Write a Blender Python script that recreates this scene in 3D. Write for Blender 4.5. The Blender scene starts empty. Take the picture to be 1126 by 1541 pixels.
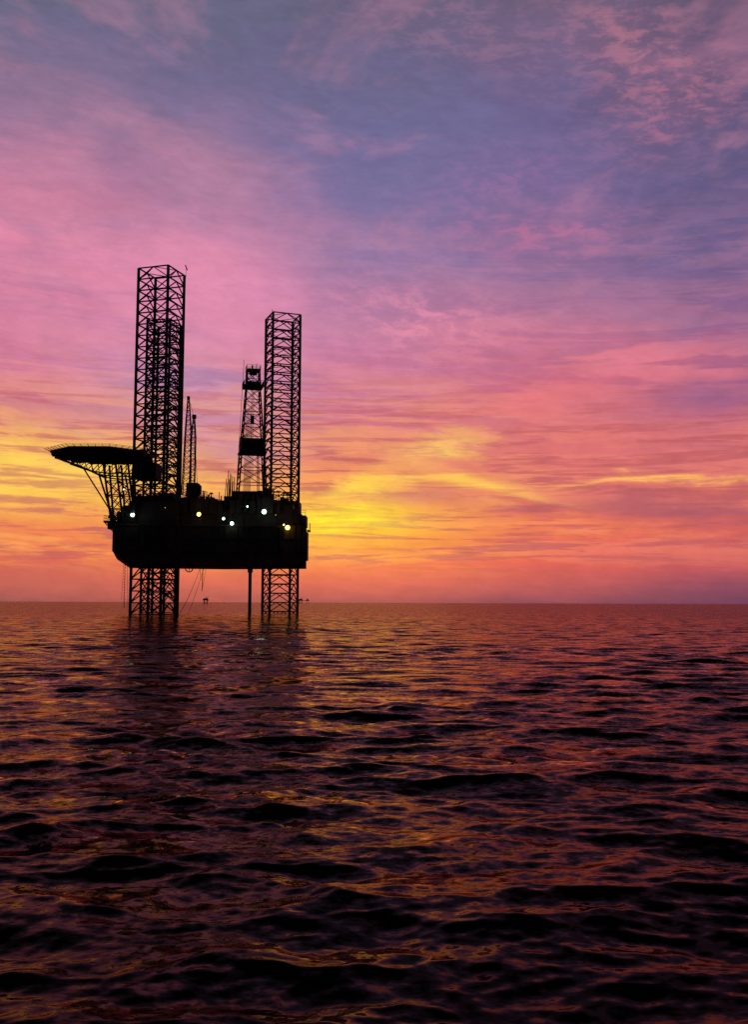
import bpy, bmesh, math, random
import numpy as np
from mathutils import Vector, Matrix
random.seed(7); rng=np.random.default_rng(23)
sc=bpy.context.scene
sc.view_settings.view_transform='Standard'; sc.view_settings.look='None'; sc.view_settings.exposure=0; sc.view_settings.gamma=1

# ---------------------------------------------------------------- camera
cam=bpy.data.cameras.new('camera'); co=bpy.data.objects.new('camera',cam); sc.collection.objects.link(co)
cam.sensor_fit='VERTICAL'; cam.sensor_height=36; cam.lens=35.05; cam.clip_end=100000; cam.clip_start=0.1
CAMH=2.8
co.matrix_world=Matrix.Translation((0,0,CAMH))@Matrix.Rotation(math.radians(90+5.2),4,'X')@Matrix.Rotation(math.radians(0.2),4,'Z')
sc.camera=co

def lin(c):
    return tuple([((v/255)/12.92 if v/255<=0.04045 else ((v/255+0.055)/1.055)**2.4) for v in c]+[1.0])

# ---------------------------------------------------------------- node helper
class NB:
    def __init__(s,nt): s.nt=nt
    def _set(s,sock,v):
        if isinstance(v,bpy.types.NodeSocket): s.nt.links.new(v,sock)
        else: sock.default_value=v
    def m(s,op,a,b=0.0,c=0.0,clamp=False):
        n=s.nt.nodes.new('ShaderNodeMath'); n.operation=op; n.use_clamp=clamp
        s._set(n.inputs[0],a); s._set(n.inputs[1],b); s._set(n.inputs[2],c); return n.outputs[0]
    def add(s,a,b): return s.m('ADD',a,b)
    def sub(s,a,b): return s.m('SUBTRACT',a,b)
    def mul(s,a,b): return s.m('MULTIPLY',a,b)
    def div(s,a,b): return s.m('DIVIDE',a,b)
    def vm(s,op,a,b=(0,0,0)):
        n=s.nt.nodes.new('ShaderNodeVectorMath'); n.operation=op
        s._set(n.inputs[0],a)
        if op!='NORMALIZE': s._set(n.inputs[1],b)
        return n.outputs[0]
    def xyz(s,x,y,z):
        n=s.nt.nodes.new('ShaderNodeCombineXYZ'); s._set(n.inputs[0],x); s._set(n.inputs[1],y); s._set(n.inputs[2],z); return n.outputs[0]
    def sep(s,v):
        n=s.nt.nodes.new('ShaderNodeSeparateXYZ'); s._set(n.inputs[0],v); return n.outputs
    def noise(s,v,scale,detail=4,rough=0.55,dist=0.0,out='Fac'):
        n=s.nt.nodes.new('ShaderNodeTexNoise'); s._set(n.inputs['Vector'],v); n.inputs['Scale'].default_value=scale
        n.inputs['Detail'].default_value=detail; n.inputs['Roughness'].default_value=rough; n.inputs['Distortion'].default_value=dist
        return n.outputs[0] if out=='Fac' else n.outputs[1]
    def ss(s,v,a,b,o0=0.0,o1=1.0):
        n=s.nt.nodes.new('ShaderNodeMapRange'); n.interpolation_type='SMOOTHSTEP'; s._set(n.inputs[0],v)
        n.inputs[1].default_value=a; n.inputs[2].default_value=b; n.inputs[3].default_value=o0; n.inputs[4].default_value=o1; return n.outputs[0]
    def mix(s,f,a,b,mode='MIX'):
        n=s.nt.nodes.new('ShaderNodeMix'); n.data_type='RGBA'; n.blend_type=mode; n.clamp_factor=True
        s._set(n.inputs[0],f); s._set(n.inputs[6],a); s._set(n.inputs[7],b); return n.outputs[2]
    def ramp(s,f,stops):
        n=s.nt.nodes.new('ShaderNodeValToRGB'); s._set(n.inputs[0],f); e=n.color_ramp.elements
        e[0].position=stops[0][0]; e[0].color=stops[0][1]; e[1].position=stops[-1][0]; e[1].color=stops[-1][1]
        for p,c in stops[1:-1]:
            k=e.new(p); k.color=c
        return n.outputs[0]
    def blob(s,u,v,u0,v0,su,sv,rot=0.0):
        c,sn=math.cos(rot),math.sin(rot)
        a=s.m('MULTIPLY_ADD',u,c/su,s.m('MULTIPLY_ADD',v,sn/su,-(u0*c+v0*sn)/su))
        b=s.m('MULTIPLY_ADD',v,c/sv,s.m('MULTIPLY_ADD',u,-sn/sv,-(v0*c-u0*sn)/sv))
        q=s.m('MULTIPLY_ADD',a,a,s.mul(b,b))
        return s.m('POWER',2.71828,s.mul(q,-1.0))

# ---------------------------------------------------------------- world / sunset sky
w=bpy.data.worlds.new('World'); sc.world=w; w.use_nodes=True; nt=w.node_tree; nt.nodes.clear(); N=NB(nt)
try: w.cycles.sampling_method='NONE'
except Exception as e: print(e)
tc=nt.nodes.new('ShaderNodeTexCoord'); X,Y,Z=N.sep(tc.outputs['Generated'])
u=N.m('ARCTAN2',X,Y)
hyp=N.m('SQRT',N.add(N.mul(X,X),N.mul(Y,Y)))
v=N.m('MAXIMUM',N.div(Z,N.m('MAXIMUM',hyp,0.02)),0.0)
v=N.m('MINIMUM',v,3.0)
k=N.add(v,0.10)
P=N.xyz(N.div(u,k),N.div(1.0,k),0.0)
n_big=N.noise(N.xyz(u,N.mul(v,1.6),0.0),4.5,3,0.55,0.3)
n_b2=N.noise(N.xyz(u,N.mul(v,1.9),7.3),6.0,5,0.6,0.4)
n_plane=N.noise(P,2.2,5,0.62,0.5)
n_rip=N.noise(N.xyz(N.m('MULTIPLY_ADD',v,.35,u),N.mul(v,2.0),3.1),30.0,4,0.70,0.25)
n_str=N.noise(N.xyz(N.mul(u,3.0),N.mul(N.m('MULTIPLY_ADD',u,.05,v),26.0),2.0),1.5,5,0.66,0.5)
n_str2=N.noise(N.xyz(N.mul(u,4.5),N.mul(v,60.0),5.0),1.6,5,0.66,0.4)
amp=N.ss(v,0.03,0.40,0.012,0.13)
vw=N.m('MULTIPLY_ADD',N.sub(n_big,0.5),amp,v)
vw=N.m('MULTIPLY_ADD',N.sub(n_str,0.5),N.ss(v,0.02,0.25,0.02,0.07),vw)
uw=N.m('MULTIPLY_ADD',N.sub(n_b2,0.5),N.ss(v,0.0,0.4,0.08,0.28),u)
V=[0,.018,.038,.071,.104,.138,.17,.206,.276,.346,.416,.49,.56,.634,.95]
cols=[
 [(150,85,85),(195,98,88),(216,100,82),(240,132,82),(248,180,85),(240,165,98),(218,128,125),(208,118,148),(208,124,158),(222,134,165),(188,120,152),(134,110,145),(110,104,136),(98,102,124),(26,27,38)],
 [(165,86,84),(205,100,88),(226,110,82),(243,140,78),(232,150,95),(215,134,122),(205,138,158),(196,138,174),(214,134,170),(218,134,172),(162,120,157),(128,110,147),(109,103,137),(100,101,126),(26,27,38)],
 [(160,82,88),(215,104,90),(238,118,80),(250,168,66),(243,146,84),(232,136,102),(214,118,122),(204,114,143),(192,120,160),(142,117,162),(121,110,157),(111,106,149),(105,100,136),(100,95,124),(26,27,38)],
 [(132,72,90),(188,88,92),(224,96,85),(230,108,88),(222,112,100),(220,112,112),(215,110,118),(206,104,127),(168,107,145),(130,104,149),(118,102,150),(109,98,142),(110,94,130),(106,92,119),(25,26,36)],
 [(108,64,90),(142,74,95),(192,84,92),(210,94,90),(207,102,98),(206,108,115),(194,98,120),(176,92,127),(140,94,137),(106,91,137),(97,88,131),(92,85,124),(85,80,115),(77,76,103),(22,24,34)]]
U=[-.36,-.186,0,.186,.36]
vs=N.div(vw,1.0)
rc=[N.ramp(vs,[(V[i],lin(c[i])) for i in range(15)]) for c in cols]
col=rc[0]
for i in range(4): col=N.mix(N.ss(uw,U[i],U[i+1]),col,rc[i+1])
def ov(col,f,c,a): return N.mix(N.mul(f,a),col,lin(c))
sA=N.ss(n_str,0.44,0.57); sB=N.ss(n_str2,0.45,0.57); rA=N.ss(n_rip,0.44,0.62)
u2=N.m('MULTIPLY_ADD',N.sub(n_str2,0.5),0.08,u); v2=N.m('MULTIPLY_ADD',N.sub(n_b2,0.5),0.06,v)
v2=N.m('MULTIPLY_ADD',N.sub(n_str,0.5),0.035,v2)
def B(*a): return N.blob(u2,v2,*a)
hi=N.mul(N.ss(v,0.12,0.3),N.ss(v,0.9,0.6))
col=N.mix(N.mul(N.mul(N.ss(n_plane,0.50,0.66),hi),0.28),col,lin((220,142,166)))
col=N.mix(N.mul(N.mul(N.ss(n_plane,0.50,0.34),hi),0.28),col,lin((116,108,152)))
midb=N.mul(N.ss(v,0.15,0.22),N.ss(v,0.46,0.30))
col=N.mix(N.mul(N.mul(sA,midb),0.16),col,lin((236,146,158)))
col=N.mix(N.mul(N.mul(N.ss(n_str,0.48,0.36),midb),0.22),col,lin((150,104,148)))
low=N.mul(N.ss(v,0.02,0.05),N.ss(v,0.27,0.15))
warm=N.mix(N.ss(u,0.06,0.24),lin((253,172,88)),lin((238,128,112)))
col=N.mix(N.mul(N.mul(sA,low),0.46),col,warm)
col=N.mix(N.mul(N.mul(N.ss(n_str2,0.51,0.40),low),0.75),col,lin((188,90,98)))
# upper pink clouds
col=ov(col,N.mul(B(-.27,.40,.13,.09,-.25),N.ss(n_b2,.35,.65)),(232,146,168),.6)
col=ov(col,N.mul(B(-.16,.33,.16,.05,-.35),N.ss(n_b2,.3,.7)),(234,144,180),.5)
for (a,b,c,d,r,cc,am) in [(.27,.56,.09,.05,-.6,(178,114,134),.75),(.30,.49,.06,.04,.2,(178,110,138),.65),(.08,.60,.12,.04,-.3,(148,110,138),.6),
        (.17,.372,.09,.03,0,(184,110,148),.75),(.05,.29,.08,.03,-.3,(232,142,166),.65),(.13,.43,.08,.03,.2,(150,107,152),.6)]:
    col=ov(col,N.mul(B(a,b,c,d,r),N.m('MULTIPLY_ADD',rA,.75,.25)),cc,am)
# right-hand pink streak clouds
mA=N.m('MULTIPLY_ADD',sA,.75,.25); mB=N.m('MULTIPLY_ADD',sB,.7,.3)
col=ov(col,N.mul(B(.25,.245,.15,.022,-.12),mA),(230,125,142),.8)
col=ov(col,N.mul(B(.17,.20,.12,.02,.15),mA),(228,116,124),.7)
col=ov(col,N.mul(B(.34,.205,.08,.022,.1),1.0),(144,90,134),.75)
col=ov(col,B(.30,.090,.14,.013,0.0),(172,86,102),.88)
col=ov(col,B(.045,.106,.055,.010,0.0),(200,108,108),.8)
col=ov(col,B(-.13,.155,.05,.016,0.0),(190,130,162),.6)
# yellow lit clouds
col=ov(col,N.mul(B(-.31,.122,.12,.036,-.08),mB),(255,214,90),.95)
col=ov(col,N.mul(B(-.18,.098,.13,.018,-.05),mB),(255,190,75),.60)
col=ov(col,N.mul(B(.055,.148,.05,.014,.35),mA),(255,216,100),.98)
col=ov(col,N.mul(B(.10,.122,.065,.008,-.28),mA),(255,204,88),.92)
col=ov(col,N.mul(B(-.02,.120,.045,.009,.15),mA),(255,212,78),.92)
col=ov(col,N.mul(B(.28,.118,.11,.0045,.03),mB),(255,186,95),.98)
col=ov(col,N.mul(B(.16,.070,.14,.008,-.05),sB),(248,150,88),.6)
col=ov(col,N.mul(B(-.03,.080,.062,.022,0.0),N.m('MULTIPLY_ADD',sB,.45,.62)),(255,240,50),1.0)
gr=N.m('MULTIPLY_ADD',N.sub(n_rip,0.5),0.42,1.0)
col=N.mix(1.0,col,N.xyz(gr,gr,gr),'MULTIPLY')
# sky falls to dusk away from the sunset and overhead
au=N.m('ABSOLUTE',u)
col=N.mix(N.ss(au,0.42,1.4),col,lin((34,32,48)))
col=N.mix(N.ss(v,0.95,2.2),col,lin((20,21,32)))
sky=nt.nodes.new('ShaderNodeTexSky'); sky.sky_type='NISHITA'; sky.sun_disc=False; sky.sun_elevation=math.radians(1.5); sky.sun_rotation=math.radians(-2.5)
skc=N.mix(1.0,sky.outputs[0],(0.003,0.003,0.003,1),'MULTIPLY')
col=N.mix(1.0,col,skc,'ADD')
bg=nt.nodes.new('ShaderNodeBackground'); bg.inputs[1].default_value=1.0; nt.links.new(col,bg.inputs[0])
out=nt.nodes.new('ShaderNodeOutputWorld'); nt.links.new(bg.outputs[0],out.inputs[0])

sl=bpy.data.lights.new('sun','SUN'); sl.energy=0.004; sl.angle=math.radians(14); sl.color=(1,.6,.3)
so=bpy.data.objects.new('sun',sl); sc.collection.objects.link(so)
d=Vector((math.sin(-.044),math.cos(-.044),math.tan(math.radians(4)))); so.rotation_euler=d.to_track_quat('Z','Y').to_euler()

# ---------------------------------------------------------------- materials
def mat(name,base,rough=.6,metal=0,var=.4,scale=1.0):
    m=bpy.data.materials.new(name); m.use_nodes=True; b=m.node_tree.nodes['Principled BSDF']; n=NB(m.node_tree)
    t=m.node_tree.nodes.new('ShaderNodeTexCoord'); f=n.noise(t.outputs['Object'],scale,4,.6)
    c=n.mix(n.ss(f,.35,.7),tuple(base)+(1,),tuple([x*(1-var) for x in base])+(1,))
    m.node_tree.links.new(c,b.inputs['Base Color']); b.inputs['Roughness'].default_value=rough; b.inputs['Metallic'].default_value=metal
    return m
M_steel=mat('weathered_steel',(.05,.036,.034),.75)
M_hull=mat('hull_paint',(.10,.055,.05),.7,var=.6,scale=.3)
M_dark=mat('dark_grating',(.035,.026,.024),.85)
M_net=mat('safety_net_paint',(.30,.07,.05),.7)
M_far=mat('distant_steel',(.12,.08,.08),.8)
def emis(name,c,s):
    m=bpy.data.materials.new(name); m.use_nodes=True; b=m.node_tree.nodes['Principled BSDF']
    b.inputs['Emission Color'].default_value=lin(c); b.inputs['Emission Strength'].default_value=s; b.inputs['Base Color'].default_value=(.8,.8,.8,1); return m
M_lw=emis('lamp_white',(205,255,230),4); M_ly=emis('lamp_yellow',(255,222,100),4); M_lo=emis('lamp_orange',(255,150,60),1.2)

# ---------------------------------------------------------------- mesh builder
class MB:
    def __init__(s): s.v=[]; s.f=[]
    def beam(s,a,b,r,n=4,r2=None):
        a=Vector(a); b=Vector(b); d=b-a
        if d.length<1e-6: return
        d.normalize(); up=Vector((0,0,1)) if abs(d.z)<.9 else Vector((1,0,0))
        x=d.cross(up).normalized(); y=d.cross(x); r2=r if r2 is None else r2; o=len(s.v)
        for p,rr in ((a,r),(b,r2)):
            for i in range(n):
                t=2*math.pi*(i+.5)/n; s.v.append(p+x*math.cos(t)*rr+y*math.sin(t)*rr)
        for i in range(n):
            j=(i+1)%n; s.f.append((o+i,o+j,o+n+j,o+n+i))
        s.f.append(tuple(o+i for i in reversed(range(n)))); s.f.append(tuple(o+n+i for i in range(n)))
    def box(s,x0,x1,y0,y1,z0,z1):
        o=len(s.v)
        for z in (z0,z1):
            for (x,y) in ((x0,y0),(x1,y0),(x1,y1),(x0,y1)): s.v.append(Vector((x,y,z)))
        s.f+= [(o,o+3,o+2,o+1),(o+4,o+5,o+6,o+7)]+[(o+i,o+(i+1)%4,o+4+(i+1)%4,o+4+i) for i in range(4)]
    def prism(s,pts,z0,z1,pts0=None):
        pts0=pts0 or pts; o=len(s.v); n=len(pts)
        s.v+=[Vector((p[0],p[1],z0)) for p in pts0]+[Vector((p[0],p[1],z1)) for p in pts]
        s.f.append(tuple(reversed(range(o,o+n)))); s.f.append(tuple(range(o+n,o+2*n)))
        for i in range(n): j=(i+1)%n; s.f.append((o+i,o+j,o+n+j,o+n+i))
    def sphere(s,c,r,n=10,m=6):
        c=Vector(c); o=len(s.v)
        for i in range(m+1):
            t=math.pi*i/m
            for j in range(n):
                p=2*math.pi*j/n; s.v.append(c+Vector((math.sin(t)*math.cos(p),math.sin(t)*math.sin(p),math.cos(t)))*r)
        for i in range(m):
            for j in range(n):
                k=(j+1)%n; s.f.append((o+i*n+j,o+(i+1)*n+j,o+(i+1)*n+k,o+i*n+k))
    def poly(s,pts,r,closed=False,n=4):
        for i in range(len(pts)-(0 if closed else 1)): s.beam(pts[i],pts[(i+1)%len(pts)],r,n)
    def rail(s,pts,h=1.1,step=1.6,r=.05):
        for i in range(len(pts)-1):
            a=Vector(pts[i]); b=Vector(pts[i+1]); L=(b-a).length; k=max(1,int(L/step))
            for q in range(k+1):
                p=a.lerp(b,q/k); s.beam(p,p+Vector((0,0,h)),r)
            for hh in (h,h*.5): s.beam(a+Vector((0,0,hh)),b+Vector((0,0,hh)),r)
    def obj(s,name,m,parent=None,bevel=0):
        me=bpy.data.meshes.new(name); me.from_pydata([tuple(p) for p in s.v],[],s.f); me.update()
        o=bpy.data.objects.new(name,me); sc.collection.objects.link(o); me.materials.append(m)
        if parent: o.parent=parent
        return o

rig=bpy.data.objects.new('jackup_drilling_rig',None); sc.collection.objects.link(rig); rig.location=(0,0,0)

# --- lattice legs
TOP=78.0
def leg(name,cx,cy,ang,s=7.5,z0=-6,bay=2.6):
    m=MB(); h=s/2; ca,sa=math.cos(ang),math.sin(ang)
    cs=[(cx+a*ca-b*sa,cy+a*sa+b*ca) for a,b in ((-h,-h),(h,-h),(h,h),(-h,h))]
    for x,y in cs:
        m.beam((x,y,z0),(x,y,TOP),.34,6)
        dx,dy=(x-cx)/s*.9,(y-cy)/s*.9
        m.beam((x+dx*.25,y+dy*.25,z0),(x+dx*.25,y+dy*.25,TOP-.6),.18,4)
    nb=int((TOP-z0)/bay); zs=[TOP-i*bay for i in range(nb+1)]
    for i,z in enumerate(zs):
        for q in range(4):
            a=cs[q]; b=cs[(q+1)%4]
            m.beam((a[0],a[1],z),(b[0],b[1],z),.18)
            if i<nb:
                mid=((a[0]+b[0])/2,(a[1]+b[1])/2,z)
                m.beam(mid,(a[0],a[1],z-bay),.15); m.beam(mid,(b[0],b[1],z-bay),.15)
        if i%2==0:
            mids=[((cs[q][0]+cs[(q+1)%4][0])/2,(cs[q][1]+cs[(q+1)%4][1])/2,z) for q in range(4)]
            m.poly(mids,.09,True)
    m.obj(name,M_steel,rig); return cs
csA=leg('leg_bow',-48.8,222.2,math.radians(-17.5))
csB=leg('leg_starboard',-24.25,258,math.radians(20.5),s=7.35,bay=2.35)
csC=leg('leg_port',-57.0,264,math.radians(-14),s=6.6)
m=MB(); m.beam((-43.8,225,TOP-.2),(-43.8,225,TOP+2.0),.05); m.beam((-44.0,225,TOP+2.6),(-43.5,225,TOP+1.4),.16); m.beam((-24-2.8,255,TOP),(-24-2.8,255,TOP+1.2),.08); m.obj('leg_top_beacons',M_dark,rig)

# --- hull
m=MB()
top=[(-56.3,214),(-14.8,217.5),(-17.6,260),(-40,266),(-66.8,259)]
bot=[(-53.7,214.3),(-14.8,217.5),(-17.6,260),(-40,266),(-63.2,258)]
m.prism(top,11.5,13.8,bot); m.prism(top,13.81,19.6)
for z in (13.7,16.6,19.3): m.beam((-56.3,213.9,z),(-14.7,217.4,z),.14)
for i in range(34):
    t=i/33; x=-56.0+t*41.2; y=213.93+t*3.46
    m.beam((x,y,13.9),(x,y,19.5),.10)
m.box(-15.7,-14.6,217.3,222,12.0,18.2)
m.box(-14.75,-14.1,218.5,221.5,18.4,18.7); m.beam((-14.2,219,18.7),(-14.2,219,20.2),.06); m.beam((-14.2,221,18.7),(-14.2,221,20.2),.06); m.beam((-14.2,219,20.2),(-14.2,221,20.2),.06)
for x in (-50,-44,-28,-20): m.box(x-.5,x+.5,213.2+(x+56)*.083,214.2+(x+56)*.083,14.2,19.0)
m.obj('hull',M_hull,rig)
# --- deck houses and machinery
m=MB()
m.box(-53.4,-42.9,216.0,229.5,19.6,24.6)
m.box(-52.2,-48.2,216.4,218,24.6,25.8); m.box(-47.2,-43.8,216.2,228,24.6,26.5)
m.box(-55.9,-53.4,215.5,232,19.6,22.3); m.box(-54.7,-53.4,215.6,231,22.3,23.7)
m.box(-42.6,-37.6,219,232,19.6,25.0); m.box(-37.6,-33.6,219.5,232,19.6,24.2); m.box(-41.6,-39.4,220,224,25.0,26.1)
m.box(-33.6,-31.6,221,233,19.6,22.6)
m.box(-31.6,-28.8,219,228,19.6,25.0); m.box(-28.8,-25.6,219.3,229,19.6,24.3); m.box(-25.6,-21.6,219.2,230,19.6,25.4)
m.box(-21.6,-18.0,219.4,230,19.6,24.4); m.box(-18.0,-16.2,219.6,230,19.6,22.5); m.box(-16.2,-15.1,219.8,226,19.6,22.0)
m.box(-29.4,-19.0,250.6,259.4,19.6,28.4)
m.box(-61.5,-52.2,255.6,258.0,19.6,28.0)
m.box(-37,-25.5,244,256,19.6,28.8)
for _ in range(130):
    x=random.uniform(-55.2,-16.5); y=random.uniform(215.6,219.5)+ (x+56.8)*.08
    zt=24.8 if -53<x<-43 else (24.6 if x<-34 else (22.8 if x<-31.6 else (24.8 if x<-18.5 else 22.2)))
    if x<-53.4: zt=22.4
    a=random.uniform(.2,.75); h=random.choice([.3,.5,.8,1.1,1.4,1.8])
    if h>1.2: a*=.5
    m.box(x-a,x+a,y,y+1.2,zt-2.5,zt+h)
m.obj('deck_houses',M_hull,rig)
m=MB()
m.rail([(-56.1,214.3,19.6),(-14.9,217.8,19.6)],1.1,1.5,.045)
m.rail([(-53.2,216.2,24.6),(-42.8,216.2,24.6)]); m.rail([(-42.5,219.2,25.0),(-37.7,219.2,25.0),(-33.7,219.7,24.2)]); m.rail([(-31.5,219.2,25.0),(-25.7,219.4,24.3)])
m.rail([(-25.5,219.3,25.4),(-21.7,219.3,25.4)]); m.rail([(-21.5,219.5,24.4),(-18.1,219.5,24.4)]); m.rail([(-18,219.8,22.5),(-15.2,220,22.0)])
for _ in range(70):
    x=random.uniform(-55,-16.5); y=random.uniform(219.8,227); h=random.uniform(.8,3.0); zt=25 if x<-18 and x>-53 else 22.5
    m.beam((x,y,20),(x,y,zt+h),random.uniform(.05,.13),6)
    if random.random()<.3: m.beam((x-.5,y,zt+h),(x+.5,y,zt+h),.09)
for i,x in enumerate((-35.6,-35.2,-34.8,-34.3,-33.9)): m.beam((x,240,19),(x,240,31.5+(i*37%5)*.5),.11,6)
for i in range(5): m.beam((-36.6+i*.55,243,28),(-36.3+i*.5,243,33+((i*3)%4)*.7),.09,6)
for x in (-39.2,-36.6,-30.5,-27.8,-20.2):
    pts=[(x,219.5,24.4),(x,219.5,26.4),(x+.2,219.5,26.8),(x+.6,219.5,26.9),(x+.9,219.5,26.6)]; m.poly(pts,.14,False,6)
m.obj('deck_pipes_and_rails',M_steel,rig)
# --- side platforms
m=MB()
m.box(-58.9,-56.35,216,221,20.0,20.4); m.rail([(-58.8,216,20.4),(-56.4,216,20.4)]); m.rail([(-58.8,216,20.4),(-58.8,221,20.4)])
m.beam((-58.7,216.3,20.0),(-56.4,216.3,17.6),.14); m.beam((-58.7,220.7,20.0),(-56.9,220.7,17.6),.14)
m.box(-58.1,-56.5,216.4,219,18.6,20.0)
for i in range(8):
    a=i/8; b=(i+1)/8; ra=.75*math.sin(math.pi*(.12+.76*a)); rb=.75*math.sin(math.pi*(.12+.76*b))
    m.beam((-57.6,215.9+a*5.2,21.3),(-57.6,215.9+b*5.2,21.3),ra,8,rb)
for y in (216.6,220.4): m.poly([(-56.8,y,20.4),(-56.8,y,22.8),(-57.6,y,23.2)],.1)
m.obj('lifeboat_platform',M_hull,rig)

# --- helideck
hx,hy,hz,hr=-56.2,203.8,33.3,10.3
m=MB()
oc=[(hx+hr*math.cos(math.radians(22.5+45*i)),hy+hr*math.sin(math.radians(22.5+45*i))) for i in range(8)]
m.prism(oc,hz-.45,hz)
for i in range(-4,5):
    t=i*2.2; L=math.sqrt(max(0,hr*hr*.93-t*t))
    m.beam((hx+t,hy-L,hz-.85),(hx+t,hy+L,hz-.85),.34)
for i in range(-3,4):
    t=i*2.8; L=math.sqrt(max(0,hr*hr*.9-t*t))
    m.beam((hx-L,hy+t,hz-.9),(hx+L,hy+t,hz-.9),.3)
m.box(-50.4,-46.0,208,214,hz-4.6,hz-1.2)
m.obj('helideck',M_dark,rig)
m=MB()
for i in range(8):
    a=Vector((*oc[i],hz-.15)); b=Vector((*oc[(i+1)%8],hz-.15)); c=Vector((hx,hy,hz))
    for q in range(7):
        p=a.lerp(b,q/6); dd=(p-c); dd.z=0; dd.normalize(); m.beam(p,p+dd*1.2+Vector((0,0,.45)),.055)
    oa=(a-c); oa.z=0; oa.normalize(); ob=(b-c); ob.z=0; ob.normalize()
    for f in (.33,.66,1.0,):
        m.beam(a+oa*1.2*f+Vector((0,0,.45*f)),b+ob*1.2*f+Vector((0,0,.45*f)),.045)
m.obj('helideck_safety_net',M_net,rig)
m=MB()
for yy in (198.5,203.5,208.5):
    tp=[(-65.6+abs(yy-203.5)*.35,yy,hz-1.1),(-63,yy,hz-1.2),(-60,yy,hz-1.2),(-57,yy,hz-1.2),(-54,yy,hz-1.2),(-51,yy,hz-1.2),(-48,yy,hz-1.2)]
    bt=[(-64.2,yy,hz-1.6),(-61.6,yy,hz-2.5),(-59,yy,hz-3.4),(-56.6,yy,hz-4.4),(-54,yy,hz-4.8),(-51.2,yy,hz-4.8),(-48.4,yy,hz-4.8)]
    m.poly(tp,.18); m.poly(bt,.18)
    for i in range(7):
        m.beam(tp[i],bt[i],.11)
        if i<6: m.beam(tp[i+1],bt[i],.1)
for x in (-61.6,-56.6,-51.2):
    z=hz-(2.5 if x<-60 else 4.6); m.poly([(x,198.5,z),(x,203.5,z),(x,208.5,z)],.15)
tw=[(-57.2,208.3),(-54.6,208.3),(-52.0,208.3)]
for (x,y) in tw:
    for (yt,yb) in ((208.3,215.2),(213.2,217.2)):
        m.beam((x,yt,hz-1.2),(x+.3,yb,19.5),.24,6)
zl=[28.4,25.6,22.8,20.0]
def tp_(x,z,f):
    t=(hz-1.2-z)/(hz-1.2-19.5); return (x+.3*t,(208.3+6.9*t) if f==0 else (213.2+4*t),z)
for f in (0,1):
    for i,z in enumerate(zl):
        m.beam(tp_(-57.2,z,f),tp_(-52.0,z,f),.13)
        if i<3:
            z2=zl[i+1]
            m.beam(tp_(-57.2,z,f),tp_(-54.6,z2,f),.11); m.beam(tp_(-54.6,z,f),tp_(-57.2,z2,f),.11); m.beam(tp_(-54.6,z,f),tp_(-52,z2,f),.11); m.beam(tp_(-52,z,f),tp_(-54.6,z2,f),.11)
for x in (-57.2,-54.6,-52.0):
    for z in zl: m.beam(tp_(x,z,0),tp_(x,z,1),.12)
m.beam((-56.6,203.5,hz-4.6),(-56.4,214.6,20.5),.2,6); m.beam((-60.5,206,hz-3),(-56.9,213.5,22.5),.16,6); m.beam((-51.2,203.5,hz-4.8),(-52,214.8,20.5),.2,6)
m.obj('helideck_support_truss',M_steel,rig)

# --- derrick
dx,dy=-31.0,250.0
prof=[(28.8,4.15),(32.6,3.85),(36.4,3.55),(40.2,3.3),(44.3,3.0),(47.5,2.7),(50.7,2.45),(53.9,2.2),(57.0,1.95),(59.2,1.9),(61.6,1.8)]
ra=math.radians(14)
def dc(z,h,i):
    a,b=((-h,-h),(h,-h),(h,h),(-h,h))[i%4]
    return (dx+a*math.cos(ra)-b*math.sin(ra),dy+a*math.sin(ra)+b*math.cos(ra),z)
m=MB()
for j in range(len(prof)-1):
    (z0,h0),(z1,h1)=prof[j],prof[j+1]
    h0*=.86; h1*=.86
    for i in range(4):
        m.beam(dc(z0,h0,i),dc(z1,h1,i),.2); m.beam(dc(z1,h1,i),dc(z1,h1,i+1),.12)
        if j>0 or i%2: m.beam(dc(z0,h0,i),dc(z1,h1,i+1),.1); m.beam(dc(z0,h0,i+1),dc(z1,h1,i),.1)
for k in range(4): m.beam((dx-.3+k*.2,dy,34),(dx-.3+k*.2,dy,61),.04)
m.box(dx-.4,dx+.4,dy-.4,dy+.4,48.0,50)
for k in range(14): m.beam((dx-2.2+(k%7)*.28,dy+1.2+.4*(k//7),29),(dx-1.7+(k%7)*.22,dy+.9,52),.05)
for k in range(3): m.beam((dx+1.6+k*.3,dy-1,29),(dx+1.3+k*.2,dy-.6,43),.09)
m.beam((dx-3.9,dy,29),(dx-2.1,dy-1.9,64.0),.07)
m.obj('derrick_lattice',M_steel,rig)
m=MB()
m.prism([dc(0,2.95,i)[:2] for i in range(4)],40.6,43.8)
m.prism([dc(0,3.3,i)[:2] for i in range(4)],40.2,40.6)
m.prism([dc(0,2.5,i)[:2] for i in range(4)],57.1,57.5); m.prism([dc(0,1.7,i)[:2] for i in range(4)],57.5,58.4)
m.prism([dc(0,1.75,i)[:2] for i in range(4)],61.5,61.8)
for q in range(3): m.beam((dx-.6+q*.6,dy-.5,60.9),(dx-.6+q*.6,dy+.5,60.9),.4,10)
m.box(dx-3.2,dx+3.4,dy-3,dy+3,28.8,30.4)
m.box(dx-4.6,dx-3.0,dy-3,dy+1,28.8,30.4); m.box(dx+3.2,dx+4.6,dy-3,dy+1,28.8,31.2)
for i in range(4):
    a=dc(57.5,2.45,i); b=dc(57.5,2.45,i+1); m.rail([a,b],1.1,.7,.06)
    a=dc(61.8,1.75,i); b=dc(61.8,1.75,i+1); m.rail([a,b],1.0,.9,.05)
    a=dc(43.8,2.9,i); b=dc(43.8,2.9,i+1); m.rail([a,b],.8,1,.05)
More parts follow.
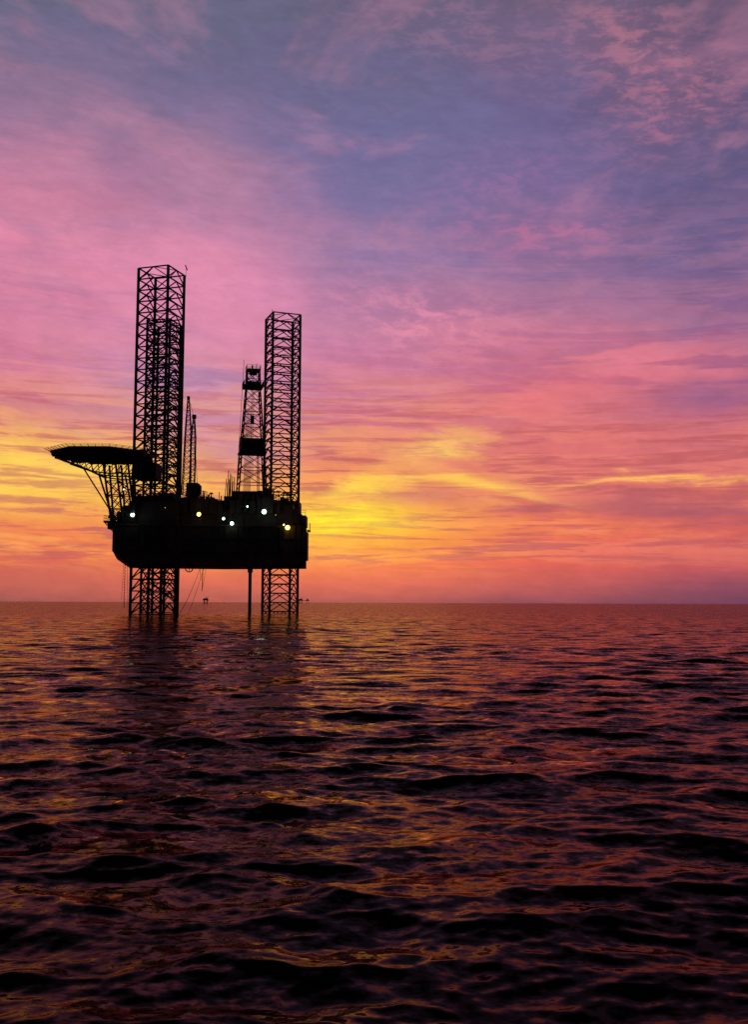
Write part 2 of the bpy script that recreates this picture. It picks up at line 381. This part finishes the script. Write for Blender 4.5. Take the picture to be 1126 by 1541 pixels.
m.beam((dx+.9,dy,61.8),(dx+.9,dy,63.6),.06); m.beam((dx-.2,dy,61.8),(dx-.2,dy,63.0),.2,6)
m.obj('derrick_platforms',M_dark,rig)

# --- crane (pedestal, cab, raised lattice boom and gantry)
def lattice(m,a,b,w0,w1,n,r=.08):
    a=Vector(a); b=Vector(b)
    pr=None
    for i in range(n+1):
        t=i/n; c=a.lerp(b,t); w_=w0+(w1-w0)*t
        q=[c+Vector((sx*w_,sy*w_,0)) for sx,sy in ((-1,-1),(1,-1),(1,1),(-1,1))]
        m.poly(q,r*.8,True)
        if pr:
            for k in range(4): m.beam(pr[k],q[k],r*1.4); m.beam(pr[k],q[(k+1)%4],r*.8)
        pr=q
m=MB()
m.beam((-42.9,233,19.6),(-42.9,233,27.6),1.1,12); m.box(-44.0,-41.3,231.5,235,27.6,30.6); m.box(-42.0,-40.6,231.2,233,27.9,30.0)
lattice(m,(-44.4,234,28),(-44.6,236,44),.95,.65,12,.09); lattice(m,(-44.6,236,44),(-44.9,237,52.2),.65,.14,7,.09)
lattice(m,(-43.0,233.5,30),(-43.2,235.5,42),.6,.5,9,.09); lattice(m,(-43.2,235.5,42),(-43.3,236,47.4),.5,.15,4,.09)
m.beam((-44.9,237,52),(-43.3,236,47),.06); m.beam((-43.3,236,47.2),(-41.6,232.5,30.6),.07); m.beam((-43.3,236,47),(-42.2,232.5,30.6),.06)
m.box(-43.7,-42.8,235.5,236.4,46.6,47.5); m.box(-45.2,-44.6,236.6,237.3,51.4,52.2)
m.beam((-44.9,237,52),(-45.7,235,30.6),.05)
m.obj('pedestal_crane',M_steel,rig)

# --- under-hull gear
m=MB()
m.beam((-31.0,250,-5),(-31.0,250,19),.42,12); m.beam((-31.0,250,10.2),(-31,250,11.5),.65,12)
for k in range(17):
    z=11.5-k*.6; s_=.10*math.sin(k*1.3); m.beam((-53.6+s_,214.6,z),(-53.55-s_,214.6,z-.45),.10)
m.beam((-53.9,214.8,11.5),(-54.2,214.8,3.2),.04); m.beam((-53.2,214.8,11.5),(-52.8,214.8,1.5),.04)
c=Vector((-40.1,216.4,10.1)); ring=[c+Vector((.8*math.cos(t*math.pi/8),0,.8*math.sin(t*math.pi/8))) for t in range(16)]
m.poly(ring,.14,True); [m.beam(c,ring[t],.08) for t in range(0,16,4)]; m.beam(c,c+Vector((0,0,1.6)),.16); m.box(-40.8,-39.4,216.2,216.8,11.0,11.5)
def sag(a,b,s_,r):
    a=Vector(a); b=Vector(b); pts=[a.lerp(b,i/12)-Vector((0,0,4*s_*(i/12)*(1-i/12))) for i in range(13)]; m.poly(pts,r)
sag((-37.4,217,11.5),(-42.6,219,.1),1.0,.05); sag((-36.6,217,11.5),(-41,221,0),.3,.035)
m.beam((-37.2,217,11.5),(-37.3,217,5.2),.09); m.beam((-38.0,217,11.5),(-37.6,217,7.6),.05); m.beam((-36.3,217,11.5),(-37.2,217,6),.04)
m.obj('underhull_gear',M_dark,rig)

# --- deck floodlights
L=[(-51.9,213.2,21.4,.44,0),(-37.9,214.6,21.7,.44,1),(-32.6,215,20.8,.30,0),(-30.8,215.2,19.8,.40,0),(-27.5,215.3,23.5,.20,0),(-23.9,215.6,22.4,.52,0),(-18.8,216.2,19.0,.50,1),
   (-19.6,216.0,19.6,.18,1),(-52.6,208,26.3,.13,0),(-45.2,214.5,23.1,.09,2),(-21.4,216,21.7,.10,2)]
for idx,mm,nm in ((0,M_lw,'floodlights_white'),(1,M_ly,'floodlights_yellow'),(2,M_lo,'marker_lights')):
    m=MB()
    for x,y,z,r,kx in L:
        if kx==idx: m.sphere((x,y,z),r,12,8)
    o=m.obj(nm,mm,rig)
m=MB()
for x,y,z,r,kx in L: m.beam((x,y+r*.6,z),(x,y+2.6,z-.4),.09)
m.obj('floodlight_brackets',M_dark,rig)

# --- distant production platforms
def far(name,loc,s,two=False):
    m=MB()
    for a in (-3,3):
        for b in (-3,3): m.beam((a,b,-4),(a*.8,b*.8,6),.45)
    m.beam((-3,-3,0),(3,-3,5),.3); m.beam((3,-3,0),(-3,-3,5),.3)
    m.box(-4.5,4.5,-4,4,5.6,6.8); m.box(-2.5,3.2,-3,3,6.8,9.2); m.box(-4.2,-2.8,-2,2,6.8,8.2); m.beam((1,0,9),(1,0,12.5),.3); m.beam((1,0,9.4),(5.5,0,12.2),.25)
    if two:
        m.beam((4.5,0,6.2),(11,0,6.2),.5)
        for a in (11,15): m.beam((a,0,-4),(a,0,6),.45)
        m.box(10,16,-3,3,5.6,7.6); m.box(12,14,-2,2,7.6,9.6)
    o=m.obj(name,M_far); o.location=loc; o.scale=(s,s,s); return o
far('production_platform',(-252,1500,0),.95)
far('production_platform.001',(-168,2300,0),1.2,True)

# ---------------------------------------------------------------- sea
half=math.radians(31); az=np.concatenate([np.arange(-half,half,math.radians(.09)),np.arange(half,2*math.pi-half,math.radians(2.5))])
r=[1.2]
while r[-1]<450: r.append(r[-1]*1.0052 if r[-1]>3.5 else r[-1]*1.03)
while r[-1]<60000: r.append(r[-1]*1.05)
r=np.array(r); nr=len(r); na=len(az)
A,R=np.meshgrid(az,r); daz=np.where(np.abs(A)<=half,math.radians(.09),math.radians(2.5))
x=R*np.sin(A); y=R*np.cos(A)
sp=np.maximum(R*daz,np.where(R<450,R*.0052,R*.05)) 
zz=np.zeros_like(x); ddx=np.zeros_like(x); ddy=np.zeros_like(x); lost=np.zeros_like(x)
ncomp=170
lam=np.exp(rng.uniform(math.log(.13),math.log(5.5),ncomp))
for i in range(ncomp):
    l=lam[i]
    # main wind sea plus a weaker crossing train
    base=-99 if rng.random()<.68 else -56
    th=math.radians(base)+rng.normal(0,math.radians(26 if l<1.2 else 18)); kx,ky=math.cos(th),math.sin(th); kk=2*math.pi/l
    slope=.028*(1.0 if l<1.1 else (1.1/l)**.55); a=slope/kk; ph=rng.uniform(0,2*math.pi)
    fade=np.clip((l/sp-2.5)/2.5,0,1)
    msk=kk*(kx*x+ky*y)+ph
    s_=np.sin(msk); c_=np.cos(msk)
    zz+=a*fade*c_; ddx-=1.2*a*fade*kx*s_; ddy-=1.2*a*fade*ky*s_; lost+=(1-fade**2)*slope**2/2
g=.85+.2*np.sin(x*.13+y*.05)*np.sin(y*.09-x*.04+1.)+.15*np.sin(x*.31-y*.21)
zz*=g; ddx*=g; ddy*=g; lost=np.sqrt(lost)
co_=np.stack([(x+ddx).ravel(),(y+ddy).ravel(),zz.ravel()],1)
co_=np.vstack([co_,[[0,0,0]]])
I,J=np.meshgrid(np.arange(nr-1),np.arange(na),indexing='ij'); J2=(J+1)%na
q=np.stack([I*na+J,I*na+J2,(I+1)*na+J2,(I+1)*na+J],-1).reshape(-1,4)
tri=np.array([[nr*na,(j+1)%na,j] for j in range(na)])
me=bpy.data.meshes.new('sea_water'); me.vertices.add(len(co_)); me.vertices.foreach_set('co',co_.ravel().astype(np.float32))
nl=q.size+tri.size; me.loops.add(nl); me.loops.foreach_set('vertex_index',np.concatenate([q.ravel(),tri.ravel()]).astype(np.int32))
me.polygons.add(len(q)+len(tri)); ls=np.concatenate([np.arange(len(q))*4,len(q)*4+np.arange(len(tri))*3]); me.polygons.foreach_set('loop_start',ls.astype(np.int32))
me.update(calc_edges=True); me.validate(); me.polygons.foreach_set('use_smooth',np.ones(len(me.polygons),dtype=bool))
if me.polygons[200000].normal.z<0: me.flip_normals()
at=me.attributes.new('chop','FLOAT','POINT'); at.data.foreach_set('value',np.append(lost.ravel(),0).astype(np.float32))
sea=bpy.data.objects.new('sea_water',me); sc.collection.objects.link(sea)
m=bpy.data.materials.new('sea_water'); m.use_nodes=True; n=NB(m.node_tree); T=m.node_tree; T.nodes.remove(T.nodes['Principled BSDF'])
outm=[k for k in T.nodes if k.type=='OUTPUT_MATERIAL'][0]
g_=T.nodes.new('ShaderNodeNewGeometry'); px,py,pz=n.sep(g_.outputs['Position'])
at=T.nodes.new('ShaderNodeAttribute'); at.attribute_name='chop'; chop=at.outputs['Fac']
half3=(.5,.5,.5)
def cn(v,sc_,det): return n.vm('SUBTRACT',n.noise(v,sc_,det,.6,.0,'Color'),half3)
fine=n.vm('MULTIPLY',cn(n.xyz(n.mul(px,.7),py,0.0),8.0,3),(.28,.60,0))          # capillary ripples
mid=n.vm('MULTIPLY',cn(n.xyz(n.mul(px,.4),py,3.0),.8,4),n.xyz(n.mul(chop,1.6),n.mul(chop,7.5),0.0))   # waves finer than the mesh can carry
nn=n.vm('NORMALIZE',n.vm('ADD',n.vm('ADD',g_.outputs['Normal'],fine),mid))
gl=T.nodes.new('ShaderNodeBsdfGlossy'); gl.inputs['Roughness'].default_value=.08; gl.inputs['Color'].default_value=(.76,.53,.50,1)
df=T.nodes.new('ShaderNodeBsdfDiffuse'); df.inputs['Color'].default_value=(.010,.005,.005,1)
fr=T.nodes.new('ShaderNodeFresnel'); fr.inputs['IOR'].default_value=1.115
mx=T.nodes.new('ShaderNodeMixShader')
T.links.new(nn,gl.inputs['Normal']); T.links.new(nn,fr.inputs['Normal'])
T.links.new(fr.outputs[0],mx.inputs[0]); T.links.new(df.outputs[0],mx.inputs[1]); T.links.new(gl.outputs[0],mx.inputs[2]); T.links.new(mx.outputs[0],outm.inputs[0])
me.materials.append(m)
